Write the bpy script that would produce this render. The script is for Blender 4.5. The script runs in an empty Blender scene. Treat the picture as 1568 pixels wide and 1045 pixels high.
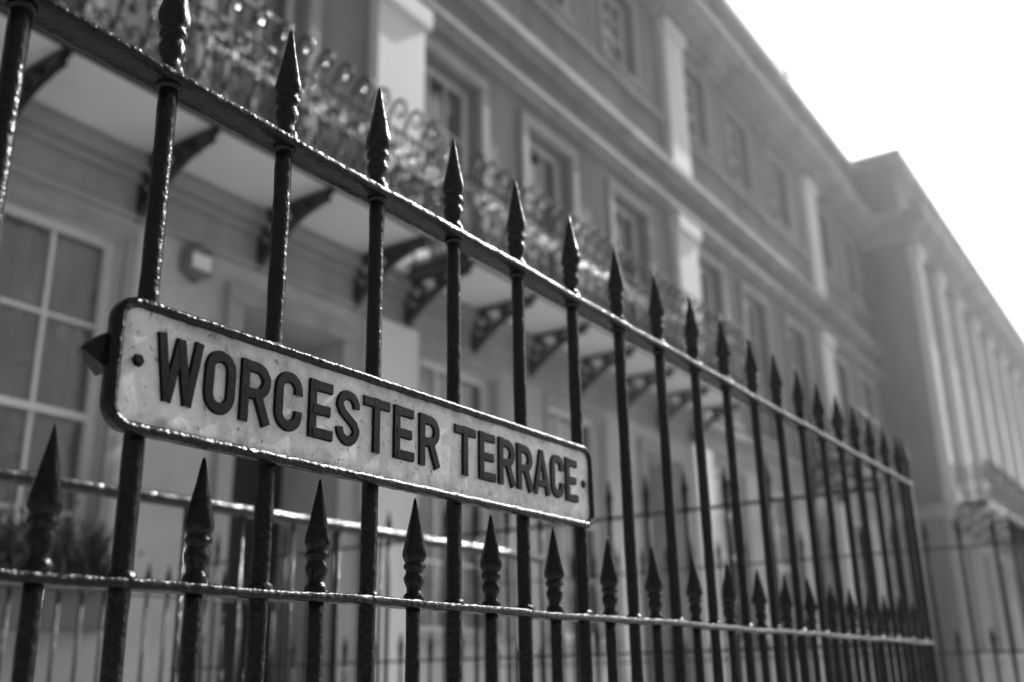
import bpy, math, random
from mathutils import Matrix, Vector
random.seed(7)
E=1.0   # eye height; all z below are relative to the eye
scene=bpy.context.scene
# ------------------------------------------------------------------ materials
def newmat(name):
    m=bpy.data.materials.new(name); m.use_nodes=True
    nt=m.node_tree; b=nt.nodes['Principled BSDF']; return m,nt,b
def mottled(name,c0,c1,scale=3.0,rough=0.8,bump=0.2,bscale=60,streak=False,spec=0.5,bdist=0.002,coord='Object',rvar=0.0,coat=0.0):
    m,nt,b=newmat(name); N=nt.nodes; L=nt.links
    tc=N.new('ShaderNodeTexCoord')
    mp=N.new('ShaderNodeMapping'); L.new(tc.outputs[coord],mp.inputs[0])
    if streak: mp.inputs['Scale'].default_value=(1,1,0.18)
    n=N.new('ShaderNodeTexNoise'); n.inputs['Scale'].default_value=scale; n.inputs['Detail'].default_value=8; n.inputs['Roughness'].default_value=0.65
    L.new(mp.outputs[0],n.inputs['Vector'])
    r=N.new('ShaderNodeValToRGB'); r.color_ramp.elements[0].position=0.32; r.color_ramp.elements[1].position=0.68
    r.color_ramp.elements[0].color=(c0,c0,c0,1); r.color_ramp.elements[1].color=(c1,c1,c1,1)
    L.new(n.outputs['Fac'],r.inputs[0]); L.new(r.outputs[0],b.inputs['Base Color'])
    b.inputs['Roughness'].default_value=rough
    b.inputs['Specular IOR Level'].default_value=spec
    if coat>0:
        b.inputs['Coat Weight'].default_value=coat; b.inputs['Coat Roughness'].default_value=0.12; b.inputs['Coat IOR'].default_value=1.6
    n2=N.new('ShaderNodeTexNoise'); n2.inputs['Scale'].default_value=bscale; n2.inputs['Detail'].default_value=4
    L.new(tc.outputs[coord],n2.inputs['Vector'])
    bp=N.new('ShaderNodeBump'); bp.inputs['Strength'].default_value=bump; bp.inputs['Distance'].default_value=bdist
    L.new(n2.outputs['Fac'],bp.inputs['Height']); L.new(bp.outputs[0],b.inputs['Normal'])
    if coat>0: L.new(bp.outputs[0],b.inputs['Coat Normal'])
    if rvar>0:
        mr=N.new('ShaderNodeMapRange'); mr.inputs['To Min'].default_value=max(0.02,rough-rvar); mr.inputs['To Max'].default_value=rough+rvar
        L.new(n.outputs['Fac'],mr.inputs[0]); L.new(mr.outputs[0],b.inputs['Roughness'])
    return m
M_iron=mottled('black_gloss_paint',0.002,0.004,60,0.24,1.0,100,bdist=0.0032,rvar=0.12,spec=0.27)
M_letter=mottled('black_letter_paint',0.002,0.005,40,0.4,0.6,120,bdist=0.0008,spec=0.10)
M_iron2=mottled('black_balcony_paint',0.002,0.004,10,0.3,1.0,28,bdist=0.008,spec=0.1,coat=0.8)
M_iron3=mottled('black_fence_paint',0.002,0.005,10,0.25,1.0,60,bdist=0.004,spec=0.35)
M_stone=mottled('bath_stone',0.13,0.29,0.8,0.85,0.4,25,streak=True,bdist=0.01)
M_stone2=mottled('bath_stone_trim',0.24,0.45,1.3,0.8,0.3,25,streak=True,bdist=0.006)
M_pil=mottled('sun_bright_pilaster',0.7,0.86,1.0,0.7,0.3,25,streak=True,bdist=0.006)  # much paler than the walls: sunlight on the pilasters put into base colour
M_render=mottled('painted_render',0.38,0.62,0.8,0.8,0.3,20,bdist=0.006)
M_white=mottled('white_paint',0.8,0.88,2.0,0.5,0.1,30)
M_slate=mottled('roof_slate',0.07,0.12,4,0.6,0.3,20)
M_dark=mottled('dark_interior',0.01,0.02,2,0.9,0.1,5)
M_door=mottled('door_paint',0.012,0.02,2,0.3,0.1,5)
M_curtain=mottled('curtain_cloth',0.6,0.8,3,0.95,0.3,10,streak=True)
M_pave=mottled('paving_stone',0.38,0.48,3,0.85,0.4,40)
M_asph=mottled('asphalt',0.04,0.06,30,0.9,0.5,200)
M_ground=mottled('ground_soil',0.06,0.12,1,0.95,0.4,10)
M_kerb=mottled('kerb_stone',0.3,0.4,5,0.8,0.4,40)
M_leaf=mottled('leaf',0.04,0.12,2,0.45,0.1,10)
M_bark=mottled('bark',0.06,0.12,8,0.9,0.6,20)
M_pot=mottled('planter_lead',0.12,0.2,6,0.7,0.3,20)
M_line=mottled('road_paint',0.6,0.75,20,0.7,0.2,60)
K=.972
# sign enamel: pale paint with grime that gathers along the rim
def signmat():
    m,nt,b=newmat('sign_pale_paint'); N=nt.nodes; L=nt.links
    tc=N.new('ShaderNodeTexCoord')
    n=N.new('ShaderNodeTexNoise'); n.inputs['Scale'].default_value=11; n.inputs['Detail'].default_value=12; n.inputs['Roughness'].default_value=0.75
    L.new(tc.outputs['Object'],n.inputs['Vector'])
    r=N.new('ShaderNodeValToRGB'); e=r.color_ramp.elements
    e[0].position=0.30; e[0].color=(0.26,0.26,0.26,1); e[1].position=0.64; e[1].color=(0.72,0.72,0.72,1)
    e2=e.new(0.46); e2.color=(0.54,0.54,0.54,1)
    L.new(n.outputs['Fac'],r.inputs[0])
    v=N.new('ShaderNodeTexNoise'); v.inputs['Scale'].default_value=130; v.inputs['Detail'].default_value=4
    L.new(tc.outputs['Object'],v.inputs['Vector'])
    r2=N.new('ShaderNodeValToRGB'); e=r2.color_ramp.elements
    e[0].position=0.29; e[0].color=(0.2,0.2,0.2,1); e[1].position=0.37; e[1].color=(1,1,1,1)
    L.new(v.outputs['Fac'],r2.inputs[0])
    mx=N.new('ShaderNodeMix'); mx.data_type='RGBA'; mx.blend_type='MULTIPLY'; mx.inputs[0].default_value=0.8
    L.new(r.outputs[0],mx.inputs[6]); L.new(r2.outputs[0],mx.inputs[7])
    def M(op,a,bv=None):
        q=N.new('ShaderNodeMath'); q.operation=op
        for i,s in enumerate((a,bv)):
            if s is None: continue
            if isinstance(s,(int,float)): q.inputs[i].default_value=s
            else: L.new(s,q.inputs[i])
        return q.outputs[0]
    sp=N.new('ShaderNodeSeparateXYZ'); L.new(tc.outputs['Object'],sp.inputs[0])
    hz_=M('DIVIDE',M('ABSOLUTE',M('SUBTRACT',sp.outputs[2],E+.36*K)),.08*K)
    dx=M('SUBTRACT',.55*K,M('ABSOLUTE',M('SUBTRACT',sp.outputs[0],1.23*K)))
    hx=M('SUBTRACT',1.0,M('DIVIDE',dx,.08*K))
    ed=M('MAXIMUM',hz_,hx)
    n5=N.new('ShaderNodeTexNoise'); n5.inputs['Scale'].default_value=28; n5.inputs['Detail'].default_value=8; L.new(tc.outputs['Object'],n5.inputs['Vector'])
    ee=M('ADD',ed,M('MULTIPLY',M('SUBTRACT',n5.outputs['Fac'],.5),.9))
    mr=N.new('ShaderNodeMapRange'); mr.inputs['From Min'].default_value=.66; mr.inputs['From Max'].default_value=1.0; mr.inputs['To Min'].default_value=1; mr.inputs['To Max'].default_value=.42
    L.new(ee,mr.inputs[0])
    mx2=N.new('ShaderNodeMix'); mx2.data_type='RGBA'; mx2.blend_type='MULTIPLY'; mx2.inputs[0].default_value=1
    L.new(mx.outputs[2],mx2.inputs[6]); L.new(mr.outputs[0],mx2.inputs[7]); L.new(mx2.outputs[2],b.inputs['Base Color'])
    b.inputs['Roughness'].default_value=0.34
    bp=N.new('ShaderNodeBump'); bp.inputs['Strength'].default_value=0.7; bp.inputs['Distance'].default_value=0.002
    n3=N.new('ShaderNodeTexNoise'); n3.inputs['Scale'].default_value=55; n3.inputs['Detail'].default_value=5
    L.new(tc.outputs['Object'],n3.inputs['Vector']); L.new(n3.outputs['Fac'],bp.inputs['Height']); L.new(bp.outputs[0],b.inputs['Normal'])
    return m
M_sign=signmat()
def glassmat():
    m=bpy.data.materials.new('window_glass'); m.use_nodes=True; nt=m.node_tree; N=nt.nodes; L=nt.links
    N.remove(N['Principled BSDF']); out=N['Material Output']
    t=N.new('ShaderNodeBsdfTransparent'); t.inputs[0].default_value=(.85,.85,.85,1)
    g=N.new('ShaderNodeBsdfGlossy'); g.inputs['Roughness'].default_value=0.03
    f=N.new('ShaderNodeFresnel'); f.inputs[0].default_value=1.9
    nz=N.new('ShaderNodeTexNoise'); nz.inputs['Scale'].default_value=3.5; nz.inputs['Detail'].default_value=3
    tc=N.new('ShaderNodeTexCoord'); L.new(tc.outputs['Object'],nz.inputs['Vector'])
    bp=N.new('ShaderNodeBump'); bp.inputs['Strength'].default_value=0.6; bp.inputs['Distance'].default_value=0.06
    L.new(nz.outputs['Fac'],bp.inputs['Height']); L.new(bp.outputs[0],g.inputs['Normal'])
    mx=N.new('ShaderNodeMixShader'); L.new(f.outputs[0],mx.inputs[0]); L.new(t.outputs[0],mx.inputs[1]); L.new(g.outputs[0],mx.inputs[2])
    L.new(mx.outputs[0],out.inputs['Surface']); return m
M_glass=glassmat()
# ------------------------------------------------------------------ mesh builder
def empty(name,loc=(0,0,0)):
    o=bpy.data.objects.new(name,None); o.empty_display_size=0.2; o.location=loc
    scene.collection.objects.link(o); return o
class MB:
    def __init__(s): s.v=[]; s.f=[]
    def box(s,x0,x1,y0,y1,z0,z1):
        i=len(s.v)
        s.v+=[(x0,y0,z0),(x1,y0,z0),(x1,y1,z0),(x0,y1,z0),(x0,y0,z1),(x1,y0,z1),(x1,y1,z1),(x0,y1,z1)]
        s.f+=[(i,i+3,i+2,i+1),(i+4,i+5,i+6,i+7),(i,i+1,i+5,i+4),(i+1,i+2,i+6,i+5),(i+2,i+3,i+7,i+6),(i+3,i,i+4,i+7)]
    def poly(s,pts):
        i=len(s.v); s.v+=list(pts); s.f.append(tuple(range(i,i+len(pts))))
    def rings(s,rings,closed=False,cap=True):
        i0=len(s.v); n=len(rings[0])
        for r in rings: s.v+=r
        m=len(rings)
        for k in range(m if closed else m-1):
            a=i0+k*n; b=i0+((k+1)%m)*n
            for j in range(n):
                s.f.append((a+j,a+(j+1)%n,b+(j+1)%n,b+j))
        if cap and not closed:
            s.f.append(tuple(i0+j for j in reversed(range(n)))); s.f.append(tuple(i0+(m-1)*n+j for j in range(n)))
    def tube(s,pts,r,n=6,flat=None,jit=0,closed=False):
        P=[Vector(p) for p in pts]; R=[]
        m=len(P); up=None
        for k,p in enumerate(P):
            if closed: t=P[(k+1)%m]-P[k-1]
            else: t=P[min(k+1,m-1)]-P[max(k-1,0)]
            t.normalize()
            if up is None:
                up=Vector((0,0,1)) if abs(t.z)<0.9 else Vector((0,1,0))
            a=(up-t*up.dot(t))
            if a.length<1e-4: a=Vector((1,0,0))-t*t.x
            a.normalize(); up=a; b=t.cross(a)
            rr=r[k] if isinstance(r,(list,tuple)) else r
            ring=[]
            for j in range(n):
                th=2*math.pi*j/n; q=rr*(1+random.uniform(-jit,jit))
                ring.append(tuple(p+a*math.cos(th)*q+b*math.sin(th)*q))
            R.append(ring)
        s.rings(R,closed=closed)
    def lathe(s,cx,cy,z0,prof,n=12,mod=0,jit=0,rot=0):
        R=[]
        for e in prof:
            h,r=e[0],e[1]; md=e[2] if len(e)>2 else 0
            ring=[]
            for j in range(n):
                th=2*math.pi*j/n+rot; q=r*(1+md*math.cos(4*(th-rot)))*(1+random.uniform(-jit,jit))
                ring.append((cx+q*math.cos(th),cy+q*math.sin(th),z0+h))
            R.append(ring)
        s.rings(R)
    def obj(s,name,mat,parent=None,smooth=False,bevel=0):
        me=bpy.data.meshes.new(name); me.from_pydata([(a,b,c+E) for a,b,c in s.v],[],s.f); me.update()
        me.materials.append(mat)
        if smooth:
            for p in me.polygons: p.use_smooth=True
        o=bpy.data.objects.new(name,me); scene.collection.objects.link(o)
        if parent: o.parent=parent
        if bevel>0:
            b=o.modifiers.new('bev','BEVEL'); b.width=bevel; b.segments=2; b.limit_method='ANGLE'
        return o
# ------------------------------------------------------------------ camera
f=1575.0
Z=Vector((-94,-4772,1575)).normalized(); X=Vector((1112,498,1575)).normalized()
X=(X-Z*X.dot(Z)).normalized(); Y=Z.cross(X)
right=Vector((X[0],Y[0],Z[0])); up=-Vector((X[1],Y[1],Z[1])); back=-Vector((X[2],Y[2],Z[2]))
cd=bpy.data.cameras.new('camera'); cam=bpy.data.objects.new('camera',cd); scene.collection.objects.link(cam)
m=Matrix.Identity(4)
for i in range(3): m[i][0]=right[i]; m[i][1]=up[i]; m[i][2]=back[i]; m[i][3]=(0,0,E)[i]
cam.matrix_world=m
cd.lens=f/1568*36; cd.sensor_width=36; cd.clip_start=0.02; cd.clip_end=3000
cd.dof.use_dof=True; cd.dof.focus_distance=1.46; cd.dof.aperture_fstop=2.6; cd.dof.aperture_blades=9
scene.camera=cam
# ------------------------------------------------------------------ light
az=math.radians(-7); el=math.radians(39)
sd=Vector((math.cos(el)*math.cos(az),math.cos(el)*math.sin(az),math.sin(el)))
sl=bpy.data.lights.new('sun','SUN'); sl.energy=5; sl.angle=math.radians(0.5); sl.color=(1,0.995,0.985)
so=bpy.data.objects.new('sun',sl); scene.collection.objects.link(so)
so.rotation_euler=sd.to_track_quat('Z','Y').to_euler()
w=bpy.data.worlds.new('World'); scene.world=w; w.use_nodes=True
nt=w.node_tree; bg=nt.nodes['Background']; sk=nt.nodes.new('ShaderNodeTexSky'); sk.sky_type='NISHITA'
sk.sun_disc=False; sk.sun_elevation=el; sk.sun_rotation=math.radians(90)-az; sk.dust_density=4.0; sk.air_density=1.0
bw=nt.nodes.new('ShaderNodeRGBToBW'); nt.links.new(sk.outputs[0],bw.inputs[0]); nt.links.new(bw.outputs[0],bg.inputs[0])
bg.inputs[1].default_value=0.14
scene.view_settings.view_transform='Standard'; scene.view_settings.look='None'; scene.view_settings.exposure=0
# thin sunlit haze hanging in the street (real scattering volume)
hm_=bpy.data.materials.new('haze'); hm_.use_nodes=True; nt=hm_.node_tree; nt.nodes.remove(nt.nodes['Principled BSDF'])
vs=nt.nodes.new('ShaderNodeVolumeScatter'); vs.inputs['Density'].default_value=0.0024; vs.inputs['Anisotropy'].default_value=0.74
nt.links.new(vs.outputs[0],nt.nodes['Material Output'].inputs['Volume'])
hz=MB(); hz.box(-14,110,-18,18,-1.2,15); hzo=hz.obj('haze',hm_)
# ------------------------------------------------------------------ railings
SP=0.2025; X0=0.719
ZT=0.742; ZL=0.109; XE=4.47
finial=[(-.006,.0135),(.004,.0175),(.012,.0175),(.018,.0125),(.026,.0125),(.034,.016),(.044,.0175),(.052,.0145),(.057,.0140),(.061,.0180),(.067,.0180),(.071,.0150,.03),(.076,.0175,.06),(.083,.0205,.10),(.092,.0198,.12),(.115,.0152,.13),(.145,.0094,.13),(.170,.0050,.1),(.184,.0026,.05),(.190,.0008)]
def fence_bar(mb,x,y,ztop,zbot,r=.0122,n=12,jit=.03,fs=1.0,rails=(),seg=34):
    prof=[]
    for i in range(seg+1):
        z=zbot+(ztop-zbot)*i/seg
        prof.append((z,r*(1+random.uniform(-.04,.04))))
    mb.lathe(x,y,0,prof,n=n,jit=jit)
    mb.lathe(x+random.uniform(-.002,.002),y,ztop,[(a[0]*fs*(1+random.uniform(-.012,.012)),a[1]*(fs*.5+.5))+tuple(a[2:]) for a in finial],n=16 if n>8 else 8,jit=jit*.8,rot=random.uniform(-.25,.25))
def rail_x(mb,x0,x1,y,z,wd=.036,th=.010,step=.03,jit=.0007):
    R=[]; n=max(2,int((x1-x0)/step)); ph=random.random()*6
    for i in range(n+1):
        x=x0+(x1-x0)*i/n
        dz=.0012*math.sin(x*7+ph)+.0008*math.sin(x*19+ph)
        a=wd/2;b=th/2;c=.0022
        ring=[(a-c,-b),(a,-b+c),(a,b-c),(a-c,b),(-a+c,b),(-a,b-c),(-a,-b+c),(-a+c,-b)]
        R.append([(x,y+u+random.uniform(-jit,jit),z+v+dz+random.uniform(-jit,jit)) for u,v in ring])
    mb.rings(R)
def blob(mb,x,y,z,rx,h,n=12):
    mb.lathe(x,y,z,[(-h,rx*.72),(-h*.6,rx*.95),(0,rx),(h*.6,rx*.95),(h,rx*.72)],n=n,jit=.06)
railings=empty('iron_railings',(0,0,0))
mb=MB(); dog=MB(); rl=MB()
for k in range(-6,19):
    x=X0+SP*k
    fence_bar(mb,x,1,ZT+.005,-.78)
    blob(rl,x,1,ZT+.007,.0195,.007); blob(rl,x,1,ZL+.004,.018,.010); blob(rl,x,1,ZT-.009,.0165,.006)
    xm=x+SP/2
    if k<18:
        fence_bar(dog,xm,1,ZL+.004,-.78,r=.0104,fs=.815)
        blob(rl,xm,1,ZL+.004,.0165,.009)
rail_x(rl,X0-6.3*SP,XE,1,ZT,wd=.046,th=.013,step=.013); rail_x(rl,X0-6.3*SP,XE,1,ZL,wd=.036,th=.012,step=.013)
mb.obj('upright_bars',M_iron,railings,True); dog.obj('dog_bars',M_iron,railings,True); rl.obj('rails',M_iron,railings,True)
ep=MB(); ep.lathe(XE,1,0,[(-.78,.016),(ZT+.02,.016)],n=16); ep.lathe(XE,1,ZT+.02,[(a[0],a[1]*1.1)+tuple(a[2:]) for a in finial],n=16,rot=.78)
ep.obj('end_post',M_iron,railings,True)
# return railings to the house
def beam_y(mb,x,y0,y1,z,wd=.036,th=.011): mb.box(x-wd/2,x+wd/2,y0,y1,z-th/2,z+th/2)
def ret_fence(xx,y0,y1):
    ret=empty('return_railings'); mb=MB(); y=y0
    while y<y1:
        fence_bar(mb,xx,y,ZT+.005,-.78,n=8,seg=4)
        if y+.1<y1: fence_bar(mb,xx,y+.1,ZL,-.78,r=.0098,n=8,fs=.815,seg=4)
        y+=SP
    beam_y(mb,xx,y0-.1,y1,ZT); beam_y(mb,xx,y0-.1,y1,ZL)
    mb.obj('bars_and_rails',M_iron3,ret,True)
ret_fence(XE,1.2,5.6)
ret_fence(7.0,1.1,5.0)
nr=empty('iron_railings')
mb=MB(); x=7.0
while x<22:
    fence_bar(mb,x,1.0,ZT+.005,-.78,n=8,seg=2); fence_bar(mb,x+SP/2,1.0,ZL,-.78,r=.0098,n=8,fs=.815,seg=2); x+=SP
rail_x(mb,6.98,22,1.0,ZT,step=.5); rail_x(mb,6.98,22,1.0,ZL,step=.5)
mb.obj('bars_and_rails',M_iron3,nr,True)
# handrail behind
hr=empty('area_handrail')
mb=MB(); mb.tube([(-1.5+i*.5,2.75,.57+.004*math.sin(i)) for i in range(13)],.022,12)
x=-1.4
while x<4.4:
    mb.lathe(x,2.75,0,[(-.95,.008),(.56,.008)],n=8); x+=.24
rail_x(mb,-1.5,4.5,2.75,.30,step=.5,wd=.02,th=.008); rail_x(mb,-1.5,4.5,2.75,-.55,step=.5)
mb.obj('handrail_and_balusters',M_iron2,hr,True)
ar=empty('area_railings')
mb=MB(); x=.6
while x<4.4:
    fence_bar(mb,x,4.6,.47,-.95,r=.009,n=8,fs=.8,seg=2); x+=.125
rail_x(mb,.5,4.4,4.6,.45,step=.5); rail_x(mb,.5,4.4,4.6,-.1,step=.5)
mb.obj('bars_and_rails',M_iron3,ar,True)
pl=MB(); pl.box(-1.2,4.6,.86,1.14,-1.0,-.78); pl.obj('railing_plinth',M_kerb,bevel=.01)
pl=MB(); pl.box(6.88,22.2,.86,1.14,-1.0,-.78); pl.obj('railing_plinth',M_kerb,bevel=.01)
# ------------------------------------------------------------------ street sign
sign=empty('street_name_sign')
def rrect(x0,x1,z0,z1,r,n=7):
    P=[]
    for cx,cz,a0 in ((x1-r,z1-r,0),(x0+r,z1-r,90),(x0+r,z0+r,180),(x1-r,z0+r,270)):
        for i in range(n+1):
            a=math.radians(a0+90*i/n); P.append((cx+r*math.cos(a),cz+r*math.sin(a)))
    return P
SX0,SX1,SZ0,SZ1=.680*K,1.783*K,.280*K,.440*K
YF=.9735
P=rrect(SX0+.004,SX1-.004,SZ0+.004,SZ1-.004,.026)
mb=MB(); mb.poly([(a,YF,b) for a,b in P]); mb.obj('sign_face',M_sign,sign)
def off(P,d):
    Q=[];n=len(P)
    for i in range(n):
        a=Vector(P[i-1]);c=Vector(P[(i+1)%n]);t=(c-a).normalized(); nn=Vector((t.y,-t.x))
        Q.append((P[i][0]+nn.x*d,P[i][1]+nn.y*d))
    return Q
prof=[(-.0076,0.0006),(-.0066,-.003),(-.003,-.0055),(0,-.0062),(.003,-.005),(.0052,-.002),(.0058,.004),(.0050,.0125),(-.004,.0125)]
D=[]
for i in range(len(P)):
    a=Vector(P[i]);b=Vector(P[(i+1)%len(P)]);n=max(1,int((b-a).length/.010))
    for k in range(n): D.append(tuple(a+(b-a)*k/n))
offs=[off(D,p[0]) for p in prof]
R=[]
for i in range(len(D)):
    j=random.uniform(-.0005,.0005); R.append([(offs[q][i][0],YF+prof[q][1]+j,offs[q][i][1]+j+random.uniform(-.0003,.0003)) for q in range(len(prof))])
mb=MB(); mb.rings(R,closed=True); mb.poly([(a,YF+.0122,b) for a,b in P]); mb.obj('sign_rim',M_iron,sign,True)
# letters
H=.083*K; S=.0152*K; LD=.0036
def arc(cx,cz,r,a0,a1,n=8,rz=None):
    rz=rz or r
    return [(cx+r*math.cos(math.radians(a0+(a1-a0)*i/n)),cz+rz*math.sin(math.radians(a0+(a1-a0)*i/n))) for i in range(n+1)]
def letter(c,W):
    a=S/2;L=a;Rr=W-a;B=a;T=H-a;M=H*.5;q=(Rr-L)/2
    if c=='O': return [(arc(Rr-q,T-q,q,0,90)+arc(L+q,T-q,q,90,180)+arc(L+q,B+q,q,180,270)+arc(Rr-q,B+q,q,270,360),True)]
    if c=='C': return [([(Rr,H*.64)]+arc(Rr-q,T-q,q,0,90)+arc(L+q,T-q,q,90,180)+arc(L+q,B+q,q,180,270)+arc(Rr-q,B+q,q,270,360)+[(Rr,H*.36)],False)]
    if c=='S':
        q2=(T-B)/4; cx=W/2; ax=q
        up_=[(Rr,H*.69)]+arc(cx,T-q2,ax,15,180,10,rz=q2)
        lo_=arc(cx,B+q2,ax,0,-165,10,rz=q2)+[(L,H*.31)]
        mid=[(L+.14*(Rr-L),H*.60),(W*.5,M),(Rr-.14*(Rr-L),H*.40)]
        return [(up_+mid+lo_,False)]
    if c=='E': return [([(L,0),(L,H)],False),([(L,T),(W*.97,T)],False),([(L,M),(W*.88,M)],False),([(L,B),(W,B)],False)]
    if c=='T': return [([(0,T),(W,T)],False),([(W/2,0),(W/2,H)],False)]
    if c=='R':
        m=M-.002; r=min((T-m)/2,Rr-L)
        return [([(L,0),(L,H)],False),([(L,T)]+arc(Rr-r,T-r,r,90,0)+arc(Rr-r,m+r,r,0,-90)+[(L,m)],False),([(W*.56,m),(W*.90,0)],False)]
    if c=='A': return [([(a*.9,0),(W/2,H*.985)],False),([(W-a*.9,0),(W/2,H*.985)],False),([(W*.22,H*.25),(W*.78,H*.25)],False)]
    if c=='W': return [([(a*.9,H),(W*.29,0)],False),([(W*.29,0),(W*.5,H*.97)],False),([(W*.5,H*.97),(W*.71,0)],False),([(W*.71,0),(W-a*.9,H)],False)]
lay=MB()
def ribbon(mb,pts,closed,ox,oz,lift,sw=1.0):
    Q=[pts[0]]
    for p in pts[1:]:
        d=(Vector(p)-Vector(Q[-1])).length
        if d>1e-5:
            if len(pts)==2:
                n=int(d/.009)+1; q0=Vector(Q[-1])
                for k in range(1,n): Q.append(tuple(q0+(Vector(p)-q0)*k/n))
            Q.append(p)
    if closed and (Vector(Q[0])-Vector(Q[-1])).length<1e-5: Q.pop()
    m=len(Q);R=[]
    for i in range(m):
        if closed: t0=Vector(Q[i])-Vector(Q[i-1]); t1=Vector(Q[(i+1)%m])-Vector(Q[i])
        else:
            t1=Vector(Q[min(i+1,m-1)])-Vector(Q[min(i,m-2)]); t0=Vector(Q[max(i,1)])-Vector(Q[max(i-1,0)])
        t0.normalize();t1.normalize(); t=(t0+t1).normalized(); nn=Vector((-t.y,t.x)); sc=1/max(.6,math.sqrt(max(.01,(1+t0.dot(t1))/2)))
        ring=[]; jl=random.uniform(-.045,.045); jr=random.uniform(-.045,.045)
        for u,d in ((-1.08,-.0006),(-.98,LD*.6),(-.82,LD),(.82,LD),(.98,LD*.6),(1.08,-.0006)):
            o=(u+(jl if u<0 else jr))*S/2*sc*sw
            ring.append((ox+Q[i][0]+nn.x*o,YF-d-(lift if d>0 else 0),oz+Q[i][1]+nn.y*o))
        R.append(ring)
    mb.rings(R,closed=closed)
letters=[('W',.737,.070),('O',.811,.050),('R',.869,.052),('C',.929,.051),('E',.9925,.047),('S',1.047,.050),('T',1.105,.058),('E',1.1735,.048),('R',1.235,.052),
         ('T',1.328,.058),('E',1.396,.048),('R',1.454,.051),('R',1.512,.051),('A',1.565,.058),('C',1.626,.048),('E',1.680,.044)]
for c,x,wd in letters:
    wob=random.uniform(-.0008,.0008)
    for i,(pts,cl) in enumerate(letter(c,wd*K)):
        sw=.88 if c in 'WA' and i<4 else (.92 if c=='S' else 1)
        ribbon(lay,pts,cl,x*K,.3236*K+wob,.00018*(i+1),sw)
lay.obj('raised_letters',M_letter,sign,False)
mb=MB()
def boltY(mb,x,z,r,y0,y1,n=6):
    mb.rings([[(x+r*math.cos(2*math.pi*j/n),y,z+r*math.sin(2*math.pi*j/n)) for j in range(n)] for y in (y1,y0)])
    mb.rings([[(x+r*.7*math.cos(2*math.pi*j/10),y,z+r*.7*math.sin(2*math.pi*j/10)) for j in range(10)] for y in (y0,y0-.002)])
boltY(mb,.7135*K,.364*K,.0078,YF-.003,YF+.001); boltY(mb,1.7500*K,.364*K,.0080,YF-.0015,YF+.001)
mb.obj('bolts',M_letter,sign)
mb=MB()
for x in (.662,1.66):
    mb.box(x,x+.06,.9868,.9905,.338,.378)
mb.rings([[(.668,.984,.336),(.668,1.012,.336),(.668,1.012,.386),(.668,.984,.386)],[(.650,.988,.348),(.650,1.008,.348),(.650,1.008,.374),(.650,.988,.374)],[(.638,.998,.3605),(.638,.9985,.3605),(.638,.9985,.361),(.638,.998,.361)]])
mb.obj('clamps',M_iron,sign,bevel=.0015)
# ------------------------------------------------------------------ houses
def wall(mb,x0,x1,z0,z1,y,ops,depth=.22):
    xs=sorted(set([x0,x1]+[o[0] for o in ops]+[o[1] for o in ops])); zs=sorted(set([z0,z1]+[o[2] for o in ops]+[o[3] for o in ops]))
    for i in range(len(xs)-1):
        for j in range(len(zs)-1):
            cx=(xs[i]+xs[i+1])/2; cz=(zs[j]+zs[j+1])/2
            if any(o[0]<cx<o[1] and o[2]<cz<o[3] for o in ops): continue
            mb.poly([(xs[i],y,zs[j]),(xs[i+1],y,zs[j]),(xs[i+1],y,zs[j+1]),(xs[i],y,zs[j+1])])
    for o in ops:
        a,b,c,d=o[:4]; dp=o[4] if len(o)>4 else depth
        mb.poly([(a,y,c),(a,y,d),(a,y+dp,d),(a,y+dp,c)]); mb.poly([(b,y,c),(b,y+dp,c),(b,y+dp,d),(b,y,d)])
        mb.poly([(a,y,d),(b,y,d),(b,y+dp,d),(a,y+dp,d)]); mb.poly([(a,y,c),(a,y+dp,c),(b,y+dp,c),(b,y,c)])
def sash(fr,gl,cu,a,b,c,d,y,cols=3,rows=4,curtain=True,full=False):
    t=.055; yy=y+.12
    fr.box(a,a+t,yy,yy+.09,c,d); fr.box(b-t,b,yy,yy+.09,c,d); fr.box(a+t,b-t,yy,yy+.09,d-t,d); fr.box(a+t,b-t,yy,yy+.09,c,c+t)
    mid=(c+d)/2; fr.box(a+t,b-t,yy+.01,yy+.07,mid-.025,mid+.025)
    for i in range(1,cols):
        x=a+t+(b-a-2*t)*i/cols; fr.box(x-.014,x+.014,yy+.03,yy+.06,c+t,mid-.025); fr.box(x-.014,x+.014,yy+.03,yy+.06,mid+.025,d-t)
    for j in range(1,rows):
        if j*2==rows: continue
        z=c+(d-c)*j/rows
        for i in range(cols):
            xa=a+t+(b-a-2*t)*i/cols+.015; xb=a+t+(b-a-2*t)*(i+1)/cols-.015
            fr.box(xa,xb,yy+.032,yy+.058,z-.014,z+.014)
    gl.poly([(a+t,yy+.05,c+t),(b-t,yy+.05,c+t),(b-t,yy+.05,d-t),(a+t,yy+.05,d-t)])
    if curtain:
        wdt=(b-a)*random.uniform(.12,.28)
        if full: wdt=(b-a)*.5
        for s0,s1 in ((a+.03,a+wdt),(b-wdt,b-.03)):
            n=14
            for i in range(n):
                xa=s0+(s1-s0)*i/n; xb=s0+(s1-s0)*(i+1)/n
                cu.poly([(xa,yy+.10+.03*(i%2),c),(xb,yy+.10+.03*((i+1)%2),c),(xb,yy+.10+.03*((i+1)%2),d),(xa,yy+.10+.03*(i%2),d)])
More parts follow.
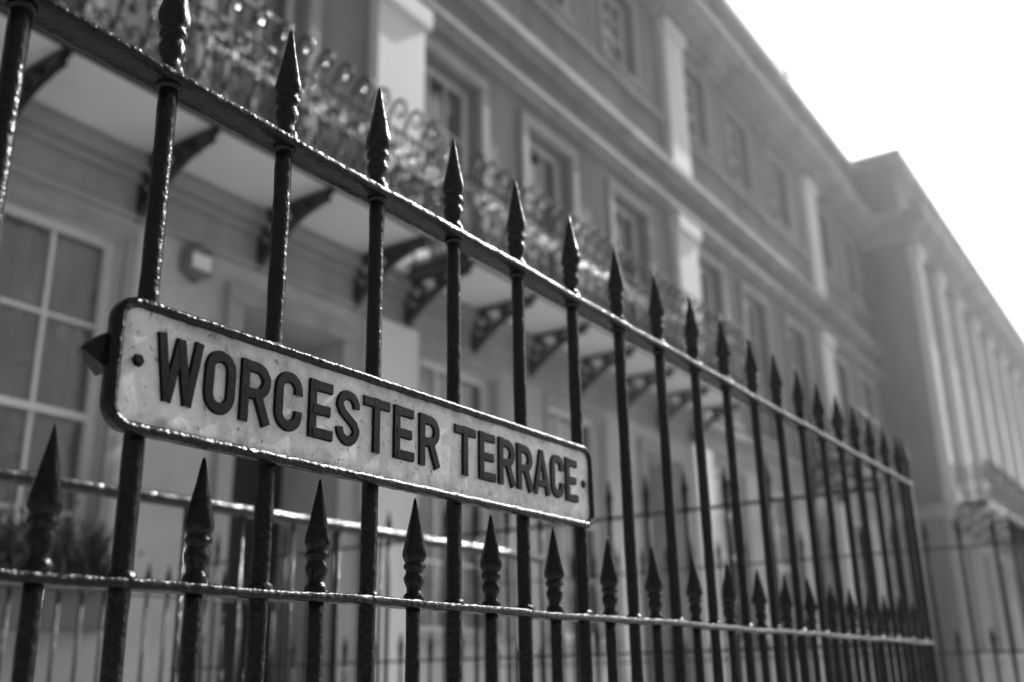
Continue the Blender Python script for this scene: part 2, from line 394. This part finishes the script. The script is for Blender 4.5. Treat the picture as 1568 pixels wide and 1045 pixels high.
def architrave(tr,a,b,c,d,y,w=.13,p=.045,head=True):
    tr.box(a-w,a-.003,y-p,y+.01,c,d); tr.box(b+.003,b+w,y-p,y+.01,c,d); tr.box(a-w,b+w,y-p-.002,y+.01,d+.003,d+w)
    if head:
        tr.box(a-w-.05,b+w+.05,y-p-.08,y+.01,d+w+.003,d+w+.07)
    tr.box(a-w-.04,b+w+.04,y-p-.07,y+.01,c-.09,c-.003)
def bracket(mb,x,y0,y1,z,t=.03):
    dep=y1-y0; h=.40
    mb.box(x-t,x+t,y0+.02,y1,z-.045,z-.003); mb.box(x-t,x+t,y1-.04,y1-.003,z-h-.12,z-.046)
    def rib(pts,th=.022):
        P=[Vector(p) for p in pts];R=[]
        for i,p in enumerate(P):
            tt=(P[min(i+1,len(P)-1)]-P[max(i-1,0)]).normalized(); nn=Vector((-tt.y,tt.x))*th
            a=p+nn;b=p-nn
            R.append([(x-t,a.x,a.y),(x+t,a.x,a.y),(x+t,b.x,b.y),(x-t,b.x,b.y)])
        mb.rings(R)
    rib([(y0+.06+(dep-.1)*s, z-.07-(h)*(s**1.8)) for s in [i/10 for i in range(11)]],.03)
    for cy,cz,r in ((y1-.16,z-.16,.11),(y0+.40,z-.12,.06),(y1-.09,z-.36,.06),(y0+.24,z-.09,.035)):
        rib([(cy+r*(1-.35*i/16)*math.cos(i*.5),cz+r*(1-.35*i/16)*math.sin(i*.5)) for i in range(17)],.022)
def balcony(h,x0,x1,yo,yw,z,nb):
    so=MB(); so.box(x0+.03,x1-.03,yo+.03,yw,z,z+.06); so.obj('balcony_soffit',M_white,h)
    ib=MB(); ib.box(x0,x1,yo,yo+.028,z-.03,z+.09); ib.box(x0,x0+.028,yo+.03,yw,z-.03,z+.09); ib.box(x1-.028,x1,yo+.03,yw,z-.03,z+.09)
    for i in range(nb):
        bracket(ib,x0+.12+(x1-x0-.24)*i/(nb-1),yo+.03,yw,z-.003)
    ib.obj('balcony_brackets',M_iron3,h)
    ir=MB()
    def unit(px,py,dx,dy,ox,oy,w):
        def p(u,o,zz): return (px+dx*u+ox*o,py+dy*u+oy*o,z+.09+zz)
        # bellied standard that ends in an outward shepherd's-crook curl
        ir.tube([p(0,0,0),p(0,.02,.12),p(0,.10,.25),p(0,.12,.36),p(0,.07,.5),p(0,.0,.62),p(0,-.01,.74),p(0,.02,.87),p(0,.07,.95),p(0,.14,.965),p(0,.20,.91),p(0,.20,.83),p(0,.15,.79),p(0,.11,.82),p(0,.12,.86)],[.014]*7+[.017]*7+[.022],8)
        # scroll band: two facing C-scrolls and a ring
        for sgn,c0 in ((1,w*.27),(-1,w*.73)):
            ir.tube([p(c0+sgn*(.062-.0028*i)*math.cos(.55*i+.6),.03,.50+(.085-.0036*i)*math.sin(.55*i+.6)) for i in range(16)],.010,6)
            ir.tube([p(c0+sgn*(.058-.0028*i)*math.cos(-.55*i+.4),.05,.20+(.10-.004*i)*math.sin(-.55*i+.4)) for i in range(15)],.010,6)
        ir.tube([p(w/2+.038*math.cos(a),.0,.715+.042*math.sin(a)) for a in [2*math.pi*i/9 for i in range(9)]],.010,6,closed=True)
        for u_,o_,z_,r_ in ((w/2,.06,.36,.036),(w/2,.01,.615,.028),(0,.05,.55,.026),(0,.12,.32,.026)):
            ir.tube([p(u_,o_,z_-r_),p(u_,o_+.006,z_-r_*.6),p(u_,o_+.012,z_),p(u_,o_+.006,z_+r_*.6),p(u_,o_,z_+r_)],[.004,r_*.8,r_,r_*.8,.004],9)
    n=int(round((x1-x0)/.23)); w=(x1-x0)/n
    for i in range(n): unit(x0+w*i,yo+.015,1,0,0,-1,w)
    m=4; w2=(yw-yo)/m
    for i in range(m):
        unit(x0+.015,yw-w2*i,0,-1,-1,0,w2); unit(x1-.015,yo+w2*i,0,1,1,0,w2)
    for zz in (.12,.70,.86):
        ir.tube([(x0+.015,yw,z+zz),(x0+.015,yo+.015,z+zz),(x1-.015,yo+.015,z+zz),(x1-.015,yw,z+zz)],.016,8)
    ir.obj('balcony_ironwork',M_iron2,h,True)
def house(x0,x1,yw,balc=None):
    h=empty('terraced_house',(0,0,0))
    st=MB(); tr=MB(); fr=MB(); gl=MB(); cu=MB(); pi=MB(); dk=MB(); gr=MB()
    P0=x0; a0=x0+.002; a1=x1-.002
    g=[]; first=[]; sec=[]; att=[]
    for c in (1.15,3.56): g.append((P0+c-.66,P0+c+.66,.45,3.14))
    door=(P0+5.34,P0+6.5,-.3,2.95)
    for c in (1.0,3.1,5.35): first.append((P0+c-.54,P0+c+.54,3.95,6.68)); sec.append((P0+c-.52,P0+c+.52,8.92,10.45)); att.append((P0+c-.45,P0+c+.45,11.55,12.45))
    wall(gr,a0,a1,-1.0,3.82,yw,g+[door+(.8,)])
    wall(st,a0,a1,3.82,13.0,yw,first+sec+att,depth=.26)
    for o in g: sash(fr,gl,cu,*o,yw,cols=3,rows=4,full=True); architrave(tr,*o,yw,w=.10,p=.03,head=False)
    for o in first: sash(fr,gl,cu,*o,yw+.04,cols=3,rows=4); architrave(tr,*o,yw,w=.15,p=.06,head=False)
    for o in sec: sash(fr,gl,cu,*o,yw+.04,cols=3,rows=4); architrave(tr,*o,yw,w=.12,p=.04,head=False)
    for o in att: sash(fr,gl,cu,*o,yw,cols=3,rows=2,full=True); architrave(tr,*o,yw,w=.1,p=.05,head=False)
    a,b,c,d=door
    dr=MB(); dr.box(a+.04,b-.04,yw+.64,yw+.7,c,2.0)
    for i in range(2):
        for (zz0,zz1) in ((0,.75),(.95,1.7)):
            xx=a+.18+i*.43; dr.box(xx,xx+.36,yw+.625,yw+.639,zz0,zz1)
    dr.box(a,b,yw+.62,yw+.7,2.003,2.08); dr.box(a,a+.038,yw+.62,yw+.7,c,2.0); dr.box(b-.038,b,yw+.62,yw+.7,c,2.0)
    dr.obj('front_door',M_door,h,bevel=.008)
    gl.poly([(a,yw+.66,2.08),(b,yw+.66,2.08),(b,yw+.66,d),(a,yw+.66,d)])
    architrave(tr,a,b,c,d,yw,w=.16,p=.06,head=False)
    for z0,z1,p in ((3.30,3.37,.05),(3.37,3.6,.03),(3.6,3.68,.07),(3.68,3.80,.13)):
        tr.box(a0,a1,yw-p,yw+.01,z0+.001,z1-.001)
    for z0,z1,p in ((7.05,7.13,.08),(7.13,7.22,.16),(7.66,7.76,.10),(7.76,7.90,.20),(8.66,8.78,.08),(10.75,10.9,.12),(10.9,11.05,.28),(11.05,11.2,.5),(11.2,11.28,.58),(12.72,12.80,.10),(12.80,12.98,.2)):
        tr.box(a0,a1,yw-p,yw+.01,z0+.001,z1-.001)
    x=a0+.1
    while x<a1-.1:
        tr.box(x,x+.12,yw-.24,yw+.01,10.76,10.899); x+=.3
    pi.box(x0-.38,x0+.38,yw-.12,yw+.01,3.85,7.04); pi.box(x0-.43,x0+.43,yw-.19,yw+.01,6.8,7.03) ; pi.box(x0-.43,x0+.43,yw-.17,yw+.01,3.83,4.15)
    pi.box(x0-.36,x0+.36,yw-.14,yw+.01,7.92,10.74); pi.box(x0-.41,x0+.41,yw-.2,yw+.01,10.5,10.742)
    pi.box(x0-.34,x0+.34,yw-.11,yw+.01,-1,3.29)
    for xx in (a0,a1): st.poly([(xx,yw,-1),(xx,16,-1),(xx,16,13),(xx,yw,13)])
    st.poly([(a0,16,-1),(a1,16,-1),(a1,16,13),(a0,16,13)])
    rf=MB(); rf.poly([(a0,yw+.3,12.8),(a1,yw+.3,12.8),(a1,11,14.6),(a0,11,14.6)]); rf.poly([(a0,11,14.6),(a1,11,14.6),(a1,16,12.9),(a0,16,12.9)]); rf.obj('slate_roof',M_slate,h)
    ch=MB(); ch.box(x1-.5,x1-.01,7.2,9.6,12.9,15.2); ch.box(x1-.56,x1-.008,7.14,9.66,15.2,15.35)
    for q in range(5): ch.lathe(x1-.26,7.5+.45*q,15.35,[(0,.13),(.1,.12),(.5,.10),(.55,.13),(.6,.13)],n=10)
    ch.obj('chimney_stack',M_stone2,h)
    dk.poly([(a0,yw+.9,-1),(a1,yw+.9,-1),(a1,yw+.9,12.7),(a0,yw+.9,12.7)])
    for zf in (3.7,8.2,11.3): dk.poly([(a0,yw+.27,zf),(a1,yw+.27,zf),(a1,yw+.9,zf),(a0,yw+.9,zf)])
    st.obj('upper_wall',M_stone,h); gr.obj('ground_floor_wall',M_render,h); tr.obj('stone_mouldings',M_stone2,h,bevel=.012); fr.obj('sash_frames',M_white,h)
    gl.obj('window_panes',M_glass,h); cu.obj('curtains',M_curtain,h); pi.obj('pilasters',M_pil,h,bevel=.01); dk.obj('room_interior',M_dark,h)
    stp=MB()
    for i in range(4): stp.box(a-.25,b+.25,yw-.25-.3*(i+1),yw-.25-.3*i-.002 if i else yw-.12,-1,-.32-.17*i)
    stp.obj('door_steps',M_kerb,h,bevel=.01)
    for bx in (balc or []): balcony(h,*bx)
    return h
YW=6.2; YB=5.3
h0=house(-.01,7.17,YW,balc=[(-.6,6.78,YB,YW,3.82,7)])
h1=house(7.17,14.35,YW,balc=[(7.28,14.2,YB,YW,3.82,7)])
h2=house(14.35,21.55,YW,balc=[(19.6,21.4,YB,YW,3.82,3)])
h3=house(21.55,28.75,YW)
hm=house(-7.2,-.01,YW,balc=[(-7.1,-1.0,YB,YW,3.82,6)])
ae=empty('tv_aerial'); mb=MB()
mb.tube([(23,6.7,12.8),(23,6.7,15.0)],.03,6); mb.tube([(22.3,6.7,14.7),(23.8,6.7,14.7)],.02,5)
for i in range(7): mb.tube([(22.35+.22*i,6.35,14.7),(22.35+.22*i,7.05,14.7)],.014,5)
mb.obj('mast_and_dipoles',M_iron3,ae)
ab=empty('alarm_box')
mb=MB(); 
hexp=[(4.84+.16*math.cos(math.radians(a)),3.15+.17*math.sin(math.radians(a))) for a in (30,90,150,210,270,330)]
mb.rings([[(a,YW-.001,b) for a,b in hexp],[(a,YW-.07,b) for a,b in hexp],[(4.84+(a-4.84)*.8,YW-.095,3.15+(b-3.15)*.8) for a,b in hexp]])
mb.obj('casing',M_pot,ab,bevel=.01)
mb=MB(); mb.box(4.75,4.93,YW-.106,YW-.097,3.08,3.2); mb.obj('label',M_white,ab)
wb=empty('window_box')
mb=MB(); mb.box(2.95,4.15,YW-.36,YW-.12,.34,.60); mb.box(2.93,4.17,YW-.38,YW-.10,.585,.612); mb.obj('trough',M_pot,wb,bevel=.01)
mb=MB()
for i in range(1300):
    x=random.uniform(2.9,4.2); y=YW-.26+random.gauss(0,.10); z=.56+abs(random.gauss(0,.16))*(1+.5*math.sin(x*9))
    a=random.random()*6.28; l=random.uniform(.05,.11); dxx=math.cos(a)*l; dyy=math.sin(a)*l; u=random.uniform(.01,.09)
    mb.poly([(x,y,z),(x+dxx*.5-dyy*.2,y+dyy*.5+dxx*.2,z+u*.7),(x+dxx,y+dyy,z+u),(x+dxx*.5+dyy*.2,y+dyy*.5-dxx*.2,z+u*.6)])
for i in range(110):
    x=random.choice([3.1,3.45,3.8,4.05])+random.gauss(0,.03); a=random.random()*6.28; l=random.uniform(.2,.46); r=random.uniform(.05,.22)
    y=YW-.24; ex=x+math.cos(a)*r; ey=y+math.sin(a)*r
    mb.poly([(x-.016,y,.6),(x+.016,y,.6),((x+ex)/2+.016,(y+ey)/2,.6+l*.8),(ex,ey,.6+l),((x+ex)/2-.016,(y+ey)/2,.6+l*.8)])
mb.obj('plants',M_leaf,wb)
# pavilion block
pv=empty('pavilion_block')
px0,px1,py=26.2,82.0,5.1
st=MB();tr=MB();fr=MB();gl=MB();cu=MB();pi=MB();dk=MB()
ops=[];c=px0+1.7
while c<px1-1:
    ops.append([(c-.6,c+.6,.4,3.0),(c-.6,c+.6,4.0,6.9),(c-.55,c+.55,8.0,9.8),(c-.45,c+.45,11.7,12.6)]); c+=2.4
fl=[o for g in ops for o in g]
wall(st,px0,px1,-1,13.1,py,fl)
for g in ops:
    for i,o in enumerate(g):
        sash(fr,gl,cu,*o,py,cols=2,rows=2 if i==3 else 4,curtain=i<3)
        if i!=1: architrave(tr,*o,py,w=.12,p=.04,head=False)
    cx=(g[0][0]+g[0][1])/2
    for xx in (cx-1.2,):
        pi.box(xx-.3,xx+.3,py-.22,py+.01,4.0,10.3); pi.box(xx-.38,xx+.38,py-.3,py+.01,10.3,10.6); pi.box(xx-.38,xx+.38,py-.28,py+.01,3.86,4.2)
for z0,z1,p in ((3.5,3.7,.1),(3.7,3.84,.2),(10.62,10.8,.3),(10.8,10.95,.38),(10.95,11.12,.6),(11.12,11.25,.7),(12.85,12.95,.12),(12.95,13.2,.25)):
    tr.box(px0-p,px1,py-p,py+.01,z0+.001,z1-.001); tr.box(px0-p,px0+.01,py+.012,YW+2 if z0>11.9 else YW-.01,z0+.001,z1-.001)
st.poly([(px0,py,-1),(px0,16,-1),(px0,16,13.1),(px0,py,13.1)]); st.poly([(px1,py,-1),(px1,16,-1),(px1,16,13.1),(px1,py,13.1)])
st.poly([(px0,16,-1),(px1,16,-1),(px1,16,13.1),(px0,16,13.1)])
rf=MB(); rf.poly([(px0,py+.3,12.9),(px1,py+.3,12.9),(px1,11,14.4),(px0,11,14.4)]); rf.poly([(px0,11,14.4),(px1,11,14.4),(px1,16,13),(px0,16,13)]); rf.obj('slate_roof',M_slate,pv)
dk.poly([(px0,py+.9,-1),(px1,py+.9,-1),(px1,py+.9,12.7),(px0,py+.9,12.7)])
for o,n,mm in ((st,'stone_walls',M_stone),(tr,'cornices',M_stone2),(fr,'sash_frames',M_white),(gl,'window_panes',M_glass),(cu,'curtains',M_curtain),(pi,'giant_pilasters',M_pil),(dk,'room_interior',M_dark)):
    o.obj(n,mm,pv)
balcony(pv,px0+.6,px0+9,4.2,py,3.82,7)
# ------------------------------------------------------------------ ground
def sheet(name,x0,x1,y0,y1,z,mat):
    mb=MB(); mb.poly([(x0,y0,z),(x1,y0,z),(x1,y1,z),(x0,y1,z)]); return mb.obj(name,mat)
sheet('ground',-600,600,-600,600,-1.13,M_ground)
mb=MB(); mb.box(-60,140,-2.0,6.19,-1.12,-1.004); mb.obj('pavement',M_pave)
mb=MB(); mb.box(-60,140,-2.16,-2.003,-1.12,-1.0); mb.obj('kerb',M_kerb,bevel=.015)
sheet('road',-60,140,-9.5,-2.16,-1.122,M_asph)
mb=MB(); mb.box(-60,140,-9.66,-9.503,-1.12,-1.0); mb.obj('kerb',M_kerb,bevel=.015)
mb=MB(); mb.box(-60,140,-12,-9.663,-1.12,-1.004); mb.obj('pavement',M_pave)
mb=MB(); x=-55
while x<135: mb.box(x,x+2,-5.9,-5.8,-1.121,-1.117); x+=5
mb.obj('road_markings',M_line)
def tree(x,y,h):
    t=empty('garden_tree'); mb=MB()
    mb.tube([(x,y,-1.1),(x+.1,y,h*.25),(x-.05,y+.1,h*.5),(x,y,h*.8)],[.32,.24,.16,.04],8)
    cl=[]
    for i in range(9):
        a=random.random()*6.28; z0=h*random.uniform(.25,.6); l=random.uniform(1.5,3.2)
        e=(x+math.cos(a)*l,y+math.sin(a)*l,z0+random.uniform(1,2.5)); mb.tube([(x,y,z0),((x+e[0])/2,(y+e[1])/2,z0+.8),e],[.1,.07,.02],5); cl.append(e)
    mb.obj('trunk_and_limbs',M_bark,t,True)
    cl+= [(x+random.gauss(0,1.2),y+random.gauss(0,1.2),h*random.uniform(.5,.95)) for _ in range(10)]
    lf=MB()
    for c in cl:
        for i in range(250):
            p=[c[k]+random.gauss(0,.6) for k in range(3)]; s=random.uniform(.06,.13); a=Vector([random.gauss(0,1) for _ in range(3)]).normalized()*s; b=Vector([random.gauss(0,1) for _ in range(3)]).normalized()*s; q=Vector(p)
            lf.poly([tuple(q-a),tuple(q+b),tuple(q+a),tuple(q-b)])
    lf.obj('foliage',M_leaf,t)
for x,y,h in ((-4,-22,7),(12,-24,7),(26,-23,8)): tree(x,y,h)
